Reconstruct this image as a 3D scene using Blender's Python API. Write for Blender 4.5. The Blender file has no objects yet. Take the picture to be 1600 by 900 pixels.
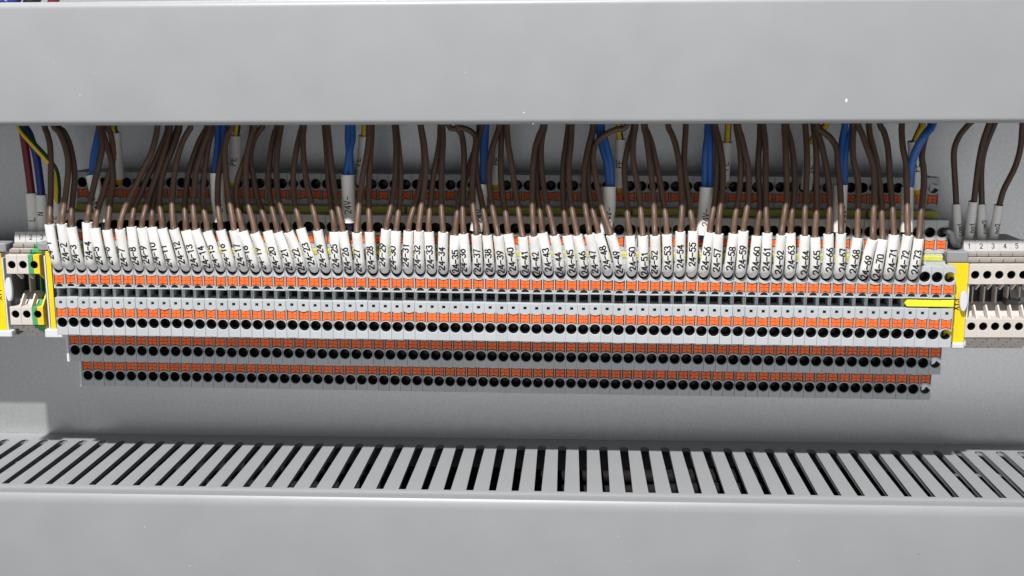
import bpy, bmesh, math, random
import numpy as np
from mathutils import Vector, Matrix
random.seed(7)
S = 0.001                     # everything below is written in millimetres: X along the rail, D out from the plate, Z up
sc = bpy.context.scene
COL = sc.collection

# ------------------------------------------------------------------ camera
F_PX, YAW, PITCH, ROLL = 1817.4952, -0.0557, 0.1855, -0.0054
CX, CD, CZ = 230.3302, 558.5687, 112.1581
_cy, _sy, _cp, _sp, _cr, _sr = (math.cos(YAW), math.sin(YAW), math.cos(PITCH), math.sin(PITCH), math.cos(ROLL), math.sin(ROLL))
FW = np.array([_sy*_cp, -_cy*_cp, -_sp])
_r0 = np.array([_cy, _sy, 0.0]); _u0 = -np.cross(_r0, FW)
RT = _cr*_r0 + _sr*_u0; UP = -_sr*_r0 + _cr*_u0
def B(v): return Vector((v[0], -v[1], v[2]))
cam = bpy.data.cameras.new('camera'); cam_o = bpy.data.objects.new('camera', cam); COL.objects.link(cam_o)
_R, _U, _F = B(RT), B(UP), B(FW)
cam_o.matrix_world = Matrix(((_R.x, _U.x, -_F.x, CX*S), (_R.y, _U.y, -_F.y, -CD*S), (_R.z, _U.z, -_F.z, CZ*S), (0, 0, 0, 1)))
cam.sensor_width = 36; cam.lens = 36*F_PX/1600; cam.clip_start = 0.01; cam.clip_end = 50
sc.camera = cam_o
def at(px, py, D):
    """the point (X, D, Z) at distance D from the plate along the sight line measured in the photograph"""
    d = FW*F_PX + RT*(px-800) - UP*(py-450)
    t = (D-CD)/d[1]
    return (CX+d[0]*t, D, CZ+d[2]*t)
def proj(p):
    q = np.array(p)-np.array((CX, CD, CZ)); w = FW@q
    return 800+F_PX*(RT@q)/w, 450-F_PX*(UP@q)/w

# ------------------------------------------------------------------ light
world = bpy.data.worlds.new("World"); sc.world = world; world.use_nodes = True
bg = world.node_tree.nodes['Background']; bg.inputs[0].default_value = (0.96, 0.98, 1.0, 1); bg.inputs[1].default_value = 0.26
def area(name, loc, target, sx, sy, power, col):
    l = bpy.data.lights.new(name, 'AREA'); l.shape = 'RECTANGLE'; l.size = sx*S; l.size_y = sy*S; l.energy = power; l.color = col
    o = bpy.data.objects.new(name, l); COL.objects.link(o)
    o.location = B(loc)*S
    o.rotation_euler = (B(target)-B(loc)).to_track_quat('-Z', 'Y').to_euler()
    return o
area('ceiling_lamp', (-10, 1003, 1418), (200, 40, 0), 46, 34, 49.0, (1.0, 0.985, 0.965))
area('room_fill', (250, 1300, -350), (200, 50, 20), 1400, 700, 1.7, (0.97, 0.985, 1.0))
area('plate_fill', (830, 780, -250), (440, 0, -40), 620, 420, 0.42, (0.97, 0.985, 1.0))  # added unseen lamp, brightens the reflection on the right of the plate
area('low_front_fill', (260, 650, -620), (220, 60, -110), 900, 500, 0.7, (0.97, 0.985, 1.0))  # added unseen fill to lift the front of the lower duct
vs = sc.view_settings; vs.view_transform = 'Standard'; vs.look = 'None'; vs.gamma = 1; vs.exposure = 0; vs.use_curve_mapping = False
sc.cycles.max_bounces = 6; sc.cycles.diffuse_bounces = 4; sc.cycles.glossy_bounces = 3

# ------------------------------------------------------------------ materials
def mat(name, col, rough=0.5, spec=0.5, metal=0.0, vary=0.0, bump=0.0, bscale=2500, mottle=0.0, mscale=120, coat=0.0, sheen_dirt=None):
    m = bpy.data.materials.new(name); m.use_nodes = True
    nt = m.node_tree; p = nt.nodes['Principled BSDF']
    p.inputs['Base Color'].default_value = (*col, 1); p.inputs['Roughness'].default_value = rough
    p.inputs['Specular IOR Level'].default_value = spec; p.inputs['Metallic'].default_value = metal
    if coat: p.inputs['Coat Weight'].default_value = coat; p.inputs['Coat Roughness'].default_value = 0.15
    tc = nt.nodes.new('ShaderNodeTexCoord')
    src = None
    def rgb():
        n = nt.nodes.new('ShaderNodeRGB'); n.outputs[0].default_value = (*col, 1); return n.outputs[0]
    if vary or mottle:
        src = rgb()
        hsv = nt.nodes.new('ShaderNodeHueSaturation'); nt.links.new(src, hsv.inputs['Color'])
        add = None
        if vary:
            oi = nt.nodes.new('ShaderNodeObjectInfo')
            mr = nt.nodes.new('ShaderNodeMapRange'); mr.inputs[3].default_value = 1-vary; mr.inputs[4].default_value = 1+vary
            nt.links.new(oi.outputs['Random'], mr.inputs[0]); add = mr.outputs[0]
        if mottle:
            no = nt.nodes.new('ShaderNodeTexNoise'); no.inputs['Scale'].default_value = mscale; no.inputs['Detail'].default_value = 6
            nt.links.new(tc.outputs['Object'], no.inputs['Vector'])
            mr2 = nt.nodes.new('ShaderNodeMapRange'); mr2.inputs[1].default_value = 0.3; mr2.inputs[2].default_value = 0.7
            mr2.inputs[3].default_value = 1-mottle; mr2.inputs[4].default_value = 1+mottle
            nt.links.new(no.outputs['Fac'], mr2.inputs[0])
            if add is None: add = mr2.outputs[0]
            else:
                mu = nt.nodes.new('ShaderNodeMath'); mu.operation = 'MULTIPLY'
                nt.links.new(add, mu.inputs[0]); nt.links.new(mr2.outputs[0], mu.inputs[1]); add = mu.outputs[0]
        nt.links.new(add, hsv.inputs['Value'])
        nt.links.new(hsv.outputs[0], p.inputs['Base Color'])
    if bump:
        no = nt.nodes.new('ShaderNodeTexNoise'); no.inputs['Scale'].default_value = bscale; no.inputs['Detail'].default_value = 4
        nt.links.new(tc.outputs['Object'], no.inputs['Vector'])
        bp = nt.nodes.new('ShaderNodeBump'); bp.inputs['Strength'].default_value = bump; bp.inputs['Distance'].default_value = 0.0002
        nt.links.new(no.outputs['Fac'], bp.inputs['Height']); nt.links.new(bp.outputs[0], p.inputs['Normal'])
    return m
M = {}
M['pvc'] = mat('duct_grey_pvc', (0.312, 0.320, 0.331), 0.40, 0.45, mottle=0.035, mscale=45, bump=0.12, bscale=1400)
M['zinc'] = mat('galvanised_sheet', (0.62, 0.625, 0.63), 0.33, 0.5, metal=0.65, mottle=0.07, mscale=700, bump=0.25, bscale=2600)
M['body'] = mat('terminal_grey', (0.48, 0.50, 0.515), 0.5, 0.35, vary=0.035, mottle=0.02, mscale=300)
M['cover'] = mat('pale_grey_plastic', (0.66, 0.67, 0.69), 0.5, 0.35)
M['orange'] = mat('orange_plastic', (0.90, 0.155, 0.026), 0.42, 0.4, vary=0.10)
M['black'] = mat('black_plastic_and_hole_shade', (0.012, 0.012, 0.014), 0.4, 0.4)  # also paints the shade inside holes and empty recesses
M['brown'] = mat('brown_insulation', (0.112, 0.066, 0.045), 0.45, 0.4, vary=0.18, mottle=0.10, mscale=350)
M['blue'] = mat('blue_insulation', (0.035, 0.13, 0.42), 0.38, 0.45, vary=0.08)
M['navy'] = mat('dark_blue_insulation', (0.02, 0.035, 0.20), 0.38, 0.45)
M['red'] = mat('dark_red_insulation', (0.17, 0.012, 0.025), 0.38, 0.45)
M['yellow_wire'] = mat('yellow_insulation', (0.75, 0.47, 0.02), 0.4, 0.4)
M['green_wire'] = mat('green_insulation', (0.02, 0.09, 0.03), 0.4, 0.4)
M['sleeve'] = mat('white_sleeve', (0.84, 0.83, 0.805), 0.45, 0.35, vary=0.03, mottle=0.03, mscale=500)
M['ink'] = mat('black_print', (0.012, 0.012, 0.012), 0.55, 0.3)
M['strip'] = mat('olive_yellow_plastic', (0.60, 0.57, 0.10), 0.45, 0.4, vary=0.06, mottle=0.05, mscale=400)
M['neon'] = mat('bright_yellow_plastic', (0.83, 0.86, 0.03), 0.4, 0.4)
M['yellow'] = mat('yellow_label', (0.86, 0.62, 0.01), 0.5, 0.35, mottle=0.03, mscale=200)
M['beige'] = mat('beige_plastic', (0.60, 0.55, 0.51), 0.5, 0.35, vary=0.03, mottle=0.02, mscale=300)
M['green'] = mat('green_plastic', (0.07, 0.34, 0.13), 0.5, 0.35)
M['lemon'] = mat('yellow_plastic', (0.80, 0.56, 0.03), 0.5, 0.35)
M['tag'] = mat('grey_white_tag', (0.54, 0.54, 0.53), 0.5, 0.35)
M['dark'] = mat('dark_grey_plastic', (0.10, 0.10, 0.105), 0.5, 0.35)
M['steel'] = mat('steel', (0.5, 0.5, 0.5), 0.35, 0.5, metal=0.9)
M['cable'] = mat('matt_black_cable', (0.012, 0.011, 0.011), 0.75, 0.15)
M['rib'] = mat('grey_brown_plastic', (0.30, 0.275, 0.26), 0.55, 0.3, vary=0.04)
M['chip'] = mat('white_fleck', (0.82, 0.82, 0.8), 0.6, 0.3)

# ------------------------------------------------------------------ helpers
def V(X, D, Z): return Vector((X*S, -D*S, Z*S))
def link(name, me, parent=None, loc=None, rot=None):
    o = bpy.data.objects.new(name, me); COL.objects.link(o)
    if parent is not None: o.parent = parent
    if loc is not None: o.location = loc
    if rot is not None: o.rotation_euler = rot
    return o
def mesh(name, bm, mats, smooth=False):
    bmesh.ops.recalc_face_normals(bm, faces=bm.faces)
    me = bpy.data.meshes.new(name); bm.to_mesh(me); bm.free()
    for m in (mats if isinstance(mats, (list, tuple)) else [mats]): me.materials.append(m)
    if smooth: me.polygons.foreach_set('use_smooth', [True]*len(me.polygons))
    return me
def tag(o, label, cat=None, group=None, kind=None):
    o['label'] = label
    if cat: o['category'] = cat
    if group: o['group'] = group
    if kind: o['kind'] = kind
    return o
def empty(name, X, D, Z, label, cat, group=None, rot=None):
    o = bpy.data.objects.new(name, None); COL.objects.link(o); o.location = V(X, D, Z); o.empty_display_size = 0.002
    if rot: o.rotation_euler = rot
    return tag(o, label, cat, group)
def box(bm, x0, x1, d0, d1, z0, z1, bev=0.0, mi=0):
    vs_ = [bm.verts.new(V(x, d, z)) for x in (x0, x1) for d in (d0, d1) for z in (z0, z1)]
    fs = [bm.faces.new([vs_[i] for i in q]) for q in ((0,1,3,2), (4,6,7,5), (0,4,5,1), (2,3,7,6), (0,2,6,4), (1,5,7,3))]
    for f in fs: f.material_index = mi
    if bev:
        es = list({e for f in fs for e in f.edges})
        r = bmesh.ops.bevel(bm, geom=es, offset=bev*S, segments=1, affect='EDGES', profile=0.5)
        for f in r['faces']: f.material_index = mi
def prism(bm, poly, x0, x1, mi=0):
    """poly of (D, Z) extruded along X"""
    a = [bm.verts.new(V(x0, d, z)) for d, z in poly]; b = [bm.verts.new(V(x1, d, z)) for d, z in poly]
    fs = [bm.faces.new(a), bm.faces.new(b[::-1])]
    n = len(poly)
    for i in range(n): fs.append(bm.faces.new((a[i], b[i], b[(i+1) % n], a[(i+1) % n])))
    for f in fs: f.material_index = mi
def inset(poly, d):
    """inward offset of a closed outline (counter-clockwise outlines shrink)"""
    n = len(poly); out = []
    area2 = sum(poly[i][0]*poly[(i+1) % n][1]-poly[(i+1) % n][0]*poly[i][1] for i in range(n))
    sg = 1 if area2 > 0 else -1
    for i in range(n):
        p0, p1, p2 = poly[i-1], poly[i], poly[(i+1) % n]
        e1 = (p1[0]-p0[0], p1[1]-p0[1]); e2 = (p2[0]-p1[0], p2[1]-p1[1])
        l1 = math.hypot(*e1) or 1e-9; l2 = math.hypot(*e2) or 1e-9
        n1 = (-e1[1]/l1*sg, e1[0]/l1*sg); n2 = (-e2[1]/l2*sg, e2[0]/l2*sg)
        k = 1+n1[0]*n2[0]+n1[1]*n2[1]
        k = max(k, 0.35)
        out.append((p1[0]+d*(n1[0]+n2[0])/k, p1[1]+d*(n1[1]+n2[1])/k))
    return out
def slab(bm, outer, holes, D, depth, bev=0.15, hole_bev=None, mi=0):
    """a face standing at distance D: outline and holes in (X, Z), chamfered rim, walls going back by depth"""
    front = inset(outer, bev)
    edges = []; allfaces = []
    def loop(pts, d):
        vs_ = [bm.verts.new(V(x, d, z)) for x, z in pts]
        return vs_
    def walls(a, b):
        n = len(a)
        for i in range(n): allfaces.append(bm.faces.new((a[i], a[(i+1) % n], b[(i+1) % n], b[i])))
    f0 = loop(front, D); f1 = loop(outer, D-bev); f2 = loop(outer, D-depth)
    walls(f0, f1); walls(f1, f2)
    loops = [f0]
    for h, ch, cd in holes:
        h0 = loop(inset(h, -ch) if ch else h, D); h2 = loop(h, D-depth)
        if ch:
            h1 = loop(h, D-cd); walls(h0, h1); walls(h1, h2)
        else: walls(h0, h2)
        loops.append(h0)
    es = []
    for lp in loops:
        for i in range(len(lp)):
            e = bm.edges.get((lp[i], lp[(i+1) % len(lp)]))
            es.append(e)
    r = bmesh.ops.triangle_fill(bm, use_beauty=True, use_dissolve=False, edges=es)
    for f in [g for g in r['geom'] if isinstance(g, bmesh.types.BMFace)]+allfaces: f.material_index = mi
def circle(x, z, r, n=20, a0=0.0): return [(x+r*math.cos(a0+2*math.pi*i/n), z+r*math.sin(a0+2*math.pi*i/n)) for i in range(n)]
def spline(pts, per=6):
    P = [np.array(p, float) for p in pts]
    P = [2*P[0]-P[1]]+P+[2*P[-1]-P[-2]]
    out = []
    for i in range(1, len(P)-2):
        p0, p1, p2, p3 = P[i-1:i+3]
        for j in range(per):
            t = j/per
            out.append(0.5*((2*p1)+(-p0+p2)*t+(2*p0-5*p1+4*p2-p3)*t*t+(-p0+3*p1-3*p2+p3)*t**3))
    out.append(P[-2]); return out
def tube(bm, pts, r, n=10, caps=(True, True), mi=None):
    """pts in (X, D, Z); parallel-transported rings; mi(angle index) gives a material index"""
    N = len(pts); rings = []
    T = []
    for i in range(N):
        t = pts[min(i+1, N-1)]-pts[max(i-1, 0)]; T.append(t/(np.linalg.norm(t)+1e-9))
    u = np.array((0., 1., 0.)); u = u-T[0]*(u@T[0])
    if np.linalg.norm(u) < 0.2: u = np.array((0., 0., 1.)); u = u-T[0]*(u@T[0])
    u /= np.linalg.norm(u)
    for i in range(N):
        u = u-T[i]*(u@T[i]); u /= np.linalg.norm(u); w = np.cross(T[i], u)
        rr = r(i/(N-1)) if callable(r) else r
        rings.append([bm.verts.new(V(*(pts[i]+rr*(u*math.cos(2*math.pi*k/n)+w*math.sin(2*math.pi*k/n))))) for k in range(n)])
    for i in range(N-1):
        for k in range(n):
            f = bm.faces.new((rings[i][k], rings[i][(k+1) % n], rings[i+1][(k+1) % n], rings[i+1][k])); f.smooth = True
            if mi: f.material_index = mi(k)
    if caps[0]: bm.faces.new(rings[0][::-1])
    if caps[1]: bm.faces.new(rings[-1])
    return rings
# stroke lettering: every glyph is a set of pen lines on a 4 x 6 grid
def _arc(cx, cy, rx, ry, a0, a1, n=8): return [(cx+rx*math.cos(math.radians(a0+(a1-a0)*i/n)), cy+ry*math.sin(math.radians(a0+(a1-a0)*i/n))) for i in range(n+1)]
G = {
 '0': [_arc(2, 4, 2, 2, 0, 180)+_arc(2, 2, 2, 2, 180, 360)+[(4, 4)]],
 '1': [[(0.8, 4.6), (2.2, 6), (2.2, 0)]],
 '2': [_arc(2, 4.2, 1.9, 1.8, 170, -35)+[(0, 0), (4, 0)]],
 '3': [_arc(1.9, 4.5, 1.8, 1.5, 155, -90)+_arc(1.9, 1.5, 2.0, 1.5, 90, -155)],
 '4': [[(3, 0), (3, 6), (0, 1.7), (4.2, 1.7)]],
 '5': [[(3.7, 6), (0.5, 6), (0.3, 3.3)]+_arc(1.9, 2, 2.0, 2.0, 130, -150)],
 '6': [[(3.0, 6), (1.2, 4.2), (0.2, 2.4)]+_arc(2, 1.9, 1.9, 1.9, 170, -190, 12)],
 '7': [[(0, 6), (4, 6), (1.4, 0)]],
 '8': [_arc(2, 4.5, 1.6, 1.5, 0, 360, 12), _arc(2, 1.5, 2.0, 1.5, 0, 360, 12)],
 '9': [[(1.0, 0), (2.8, 1.8), (3.8, 3.6)]+_arc(2, 4.1, 1.9, 1.9, -10, 350, 12)],
 '-': [[(0.3, 2.8), (3.7, 2.8)]],
 'V': [[(0, 6), (2, 0), (4, 6)]], 'L': [[(0.3, 6), (0.3, 0), (3.6, 0)]], 'N': [[(0.2, 0), (0.2, 6), (3.8, 0), (3.8, 6)]],
 'P': [[(0.3, 0), (0.3, 6), (2.2, 6)]+_arc(2.2, 4.4, 1.6, 1.6, 90, -90)+[(0.3, 2.8)]], 'E': [[(3.7, 6), (0.3, 6), (0.3, 0), (3.8, 0)], [(0.3, 3.1), (3.2, 3.1)]],
 'c': [_arc(2, 2, 1.8, 2, 45, 315, 10)], 'o': [_arc(2, 2, 1.9, 2, 0, 360, 12)], 'n': [[(0.3, 4), (0.3, 0)], _arc(1.9, 2.4, 1.6, 1.6, 170, 0)+[(3.5, 0)]],
 'm': [[(0, 4), (0, 0)], _arc(1.0, 2.9, 1.0, 1.1, 180, 0)+[(2, 0)], _arc(3.0, 2.9, 1.0, 1.1, 180, 0)+[(4, 0)]],
 'X': [[(0, 0), (4, 6)], [(0, 6), (4, 0)]], 'Y': [[(0, 6), (2, 3.2), (4, 6)], [(2, 3.2), (2, 0)]], ':': [[(2, 0.6), (2, 1.1)], [(2, 3.6), (2, 4.1)]], ' ': [],
}
def text_width(txt, h, asp=0.82, gap=0.40): return len(txt)*h*(asp*4/6)+(len(txt)-1)*h*gap*0.5
def lettering(bm, txt, h, pen, put, asp=0.82, gap=0.40, step=0.35):
    """writes txt with letter height h; put(a, b) places the point a along the line, b above its foot (mm)"""
    k = h/6; a0 = 0.0
    for ch in txt:
        for st in G[ch]:
            pts = [(a0+x*k*asp, y*k) for x, y in st]
            fine = [pts[0]]
            for p, q in zip(pts, pts[1:]):
                L = math.dist(p, q); n = max(1, int(math.ceil(L/step)))
                fine += [(p[0]+(q[0]-p[0])*j/n, p[1]+(q[1]-p[1])*j/n) for j in range(1, n+1)]
            N = len(fine); rows = []
            closed = math.dist(fine[0], fine[-1]) < 1e-6
            for i in range(N):
                p0 = fine[i-1] if i else (fine[-2] if closed else fine[0]); p2 = fine[i+1] if i < N-1 else (fine[1] if closed else fine[-1])
                t = (p2[0]-p0[0], p2[1]-p0[1]); l = math.hypot(*t) or 1e-9
                nx, ny = -t[1]/l*pen/2, t[0]/l*pen/2
                x, y = fine[i]
                if not closed and i == 0: x -= t[0]/l*pen/2; y -= t[1]/l*pen/2
                if not closed and i == N-1: x += t[0]/l*pen/2; y += t[1]/l*pen/2
                rows.append((bm.verts.new(put(x+nx, y+ny)), bm.verts.new(put(x-nx, y-ny))))
            for i in range(N-1): bm.faces.new((rows[i][0], rows[i+1][0], rows[i+1][1], rows[i][1]))
        a0 += h*(asp*4/6)+h*gap*0.5

# ------------------------------------------------------------------ setting: the mounting plate
bm = bmesh.new(); box(bm, -700, 1100, -2.5, 0, -500, 600)
o = link('mounting_plate', mesh('mounting_plate', bm, M['zinc'])); tag(o, 'grey galvanised steel mounting plate behind the terminal rail', kind='structure')

# ------------------------------------------------------------------ lower wiring duct
ZB = -69.77; SP = 10.0; S0 = -27.741; DC = 81.7
lower = empty('wiring_duct', 195, 0, ZB-40, 'grey slotted plastic wiring duct along the bottom with its vented top side showing', 'wiring duct', 'grey wiring ducts')
lower_inv = V(195, 0, ZB-40)
def child(name, me, parent): 
    o = link(name, me, parent); o.location = -parent.location if parent.type == 'EMPTY' and not any(parent.rotation_euler) else (0, 0, 0); return o
def lid_profile(z_top, z_bot, dface, lip, r_top, r_bot, th=1.8, top_in=7.0):
    out = [(dface-top_in, z_top)]
    out += [(dface-r_top+r_top*math.sin(math.radians(a)), z_top-r_top+r_top*math.cos(math.radians(a))) for a in range(0, 91, 10)]
    out += [(dface-r_bot+r_bot*math.cos(math.radians(a)), z_bot+r_bot-r_bot*math.sin(math.radians(a))) for a in range(0, 91, 10)]
    out += [(dface-top_in, z_bot)]
    inn = [(dface-top_in, z_bot+th), (dface-th, z_bot+th), (dface-th, z_top-th), (dface-top_in, z_top-th)]
    return out+inn
def smooth_prism(poly, x0, x1, m, nseg=1):
    bm = bmesh.new(); prism(bm, poly, x0, x1)
    for f in bm.faces: f.smooth = len(f.verts) == 4
    me = mesh('cover', bm, m)
    return me
def sharpen(me, ang=32):
    bm = bmesh.new(); bm.from_mesh(me)
    for e in bm.edges:
        if len(e.link_faces) == 2 and e.calc_face_angle(0) > math.radians(ang): e.smooth = False
    bm.to_mesh(me); bm.free(); return me
me = sharpen(smooth_prism(lid_profile(ZB+0.55, ZB-62, DC, 6, 6.4, 4.2), -420, 820, M['pvc']))
child('cover', me, lower)
bm = bmesh.new()
box(bm, -420, 820, 0.2, 2.2, ZB-62, ZB-2.3)
child('base', mesh('duct_base', bm, M['pvc']), lower)
# one piece of the slotted side per slot pitch: root strip with half-round slot ends, and the finger between two slots
SW = 2.08; TH = 2.3
def t_cell():
    pts = [(-5, 0.2), (5, 0.2), (5, 10.16-0.0)]
    arc = [(5-SW+SW*(1-math.cos(math.radians(a))) - 0, 0) for a in ()]
    # right half of the slot end (slot centre at x = +5)
    for a in range(0, 91, 15):
        pts.append((5-SW*math.sin(math.radians(a)), 10.16+SW-SW*math.cos(math.radians(a))))
    pts += [(5-SW, 73.2), (5-SW+0.5, 74.2), (5, 74.2), (5, 80.0), (-5, 80.0), (-5, 74.2), (-5+SW-0.5, 74.2), (-5+SW, 73.2)]
    for a in range(90, -1, -15):
        pts.append((-5+SW*math.sin(math.radians(a)), 10.16+SW-SW*math.cos(math.radians(a))))
    out = []
    for p in pts:
        if not out or math.dist(p, out[-1]) > 1e-6: out.append(p)
    return out
cell = t_cell()
bm = bmesh.new()
top = [bm.verts.new(V(x, d, 0)) for x, d in cell]; bot = [bm.verts.new(V(x, d, -TH)) for x, d in cell]
ft = bm.faces.new(top); bm.faces.new(bot[::-1])
n = len(cell)
for i in range(n): bm.faces.new((top[i], bot[i], bot[(i+1) % n], top[(i+1) % n]))
es = []
for i in range(n):
    p, q = cell[i], cell[(i+1) % n]
    if abs(p[0]) > 4.99 and abs(q[0]) > 4.99: continue
    if p[1] < 1 and q[1] < 1 or p[1] > 79 and q[1] > 79: continue
    es.append(bm.edges.get((top[i], top[(i+1) % n])))
bmesh.ops.bevel(bm, geom=es, offset=0.48*S, segments=2, affect='EDGES', profile=0.5)
slat_me = mesh('slat', bm, M['pvc'])
K0, K1 = -9, 60
for k in range(K0, K1+1):
    link('slat', slat_me, lower, V(S0+1.86+k*SP+5, 0, ZB)-lower.location)
bm = bmesh.new(); box(bm, -420, 820, 0.2, 75, ZB-62, ZB-60); child('bottom_wall', mesh('bottom_wall', bm, M['pvc']), lower)
# dark cables inside the duct; three along the plate added to keep it dark
rnd = random.Random(3)
lane = [(7, -76), (7, -83), (7, -90), (16, -74.5), (30, -76), (44, -75.5), (58, -77), (67, -75), (22, -85), (38, -86), (52, -84)]
lane_words = ['topmost of three added along the plate', 'middle of three added along the plate', 'lowest of three added along the plate', 'nearest the plate', 'second from the plate', 'third from the plate', 'fourth from the plate', 'nearest the duct cover', 'lower, near the plate', 'lower, in the middle', 'lower, near the cover']
for (d, z), w in zip(lane, lane_words):
    pts = []
    for i in range(14):
        X = -180+i*60
        pts.append((X, d+rnd.uniform(-2.5, 2.5), z-9+rnd.uniform(-2, 2)))
    bm = bmesh.new(); tube(bm, spline(pts, 4), 3.2, 8)
    o = link('cable', mesh('cable', bm, M['cable'])); tag(o, 'black cable lying in the lower duct, '+w, 'cable', 'black cables inside the lower duct')

# ------------------------------------------------------------------ upper wiring duct
ZU = 90.18; ZT = 140.5
upper = empty('wiring_duct', 195, 0, ZU, 'grey plastic wiring duct along the top with smooth closed cover', 'wiring duct', 'grey wiring ducts')
me = sharpen(smooth_prism(lid_profile(ZT, ZU, DC-0.6, 6, 3.0, 2.4), -420, 820, M['pvc'])); child('cover', me, upper)
bm = bmesh.new(); box(bm, -420, 820, 0.2, 2.2, ZU+0.4, ZT-3); child('base', mesh('duct_base', bm, M['pvc']), upper)
bm = bmesh.new(); box(bm, -420, 820, 2.3, 12, ZU+0.6, ZU+2.6); child('root_strip', mesh('root_strip', bm, M['pvc']), upper)
bm = bmesh.new(); box(bm, -420, 820, 2.3, 73.5, ZT-3.2, ZT-1.2); child('top_wall', mesh('top_wall', bm, M['pvc']), upper)
for px, py, r in ((1322.5, 157, 0.62), (818.5, 176, 0.3), (727, 113, 0.18), (84, 97, 0.16), (125, 149, 0.2), (147, 114, 0.14), (833, 193.5, 0.22)):
    X, D, Z = at(px, py, DC-0.6)
    bm = bmesh.new()
    ring = [(X+r*0.75*math.cos(a)*(1+0.25*math.sin(3*a)), Z+r*1.25*math.sin(a)) for a in [i*math.pi/4 for i in range(8)]]
    a_ = [bm.verts.new(V(x, D+0.01, z)) for x, z in ring]; c_ = bm.verts.new(V(X, D+0.06, Z))
    for i in range(8): bm.faces.new((a_[i], a_[(i+1) % 8], c_))
    child('fleck', mesh('fleck', bm, M['chip']), upper)

for px, py, r, m in ((297, 884, .2, 'chip'), (307, 882, .16, 'chip'), (363, 890, .18, 'chip'), (226, 823, .22, 'chip'), (868, 877, .16, 'chip'), (985, 877, .18, 'chip'), (966, 838, .2, 'chip'), (1249, 876, .2, 'chip'),
                     (1435, 866, .24, 'dark'), (966, 869, .16, 'dark'), (640, 845, .12, 'dark'), (744, 806, .14, 'dark')):
    X, D, Z = at(px, py, DC); bm = bmesh.new()
    a_ = [bm.verts.new(V(X+r*math.cos(a)*(1+0.3*math.sin(2*a+px)), D+0.01, Z+r*math.sin(a))) for a in [i*math.pi/4 for i in range(8)]]; c_ = bm.verts.new(V(X, D+0.05, Z))
    for i in range(8): bm.faces.new((a_[i], a_[(i+1) % 8], c_))
    child('fleck', mesh('fleck', bm, M[m]), lower)

# ------------------------------------------------------------------ the rail and the row of multi-level terminal blocks
RTL = 0.0073; NB = 76; PITCH_MM = 5.2
def tpt(X, D, Z):
    x = X-195; return (195+x*math.cos(RTL)+Z*math.sin(RTL), D, Z*math.cos(RTL)-x*math.sin(RTL))
corr_k = [0, 9, 20, 31, 36, 44, 55, 64, 70, 75]; corr_v = [-0.55, -0.1, 0.42, 0.72, 0.40, -0.28, -0.62, -0.12, 0.05, 0.05]
def bx_(k): return k*PITCH_MM+float(np.interp(k, corr_k, corr_v))
rail = empty('mounting_rail', *tpt(195, 0, 12), 'steel mounting rail running behind the terminal blocks', 'rail', rot=(0, RTL, 0))
bm = bmesh.new(); prism(bm, [(0, -5), (0, 17-12+0), (6.5, 5), (6.5, 17.5), (7.5, 17.5), (7.5, 4), (1, 4), (1, -4), (7.5, -4), (7.5, -17.5), (6.5, -17.5), (6.5, -5)], -420, 420)
link('rail_profile', mesh('rail_profile', bm, M['steel']), rail)
W = 2.57
LV = {'FL': (58.65, 0.0, -5.7, 11.4), 'FU': (58.65, 25.16, 15.7, 29.8), 'T2': (47.5, -15.47, -20.8, -5.95), 'T3': (35.6, -30.78, -35.9, -21.05),
      'U2': (44.3, 42.58, 33.2, 48.0), 'U3': (27.3, 60.18, 50.6, 65.0)}
BZ = {'FL': 4.55, 'FU': 19.75, 'T2': -10.75, 'T3': -26.05, 'U2': 37.1, 'U3': 55.25}
HW, HC, HE = 1.93, 1.42, 2.22
def butterfly(zc, g=0.0):
    pts = []
    n = 6
    for i in range(n+1):
        x = -HW-g+(2*(HW+g))*i/n; t = x/(HW+g); pts.append((x, zc-(HC+(HE-HC)*t*t)-g))
    for i in range(n+1):
        x = HW+g-(2*(HW+g))*i/n; t = x/(HW+g); pts.append((x, zc+(HC+(HE-HC)*t*t)+g))
    return pts
HR = 2.26
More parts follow.
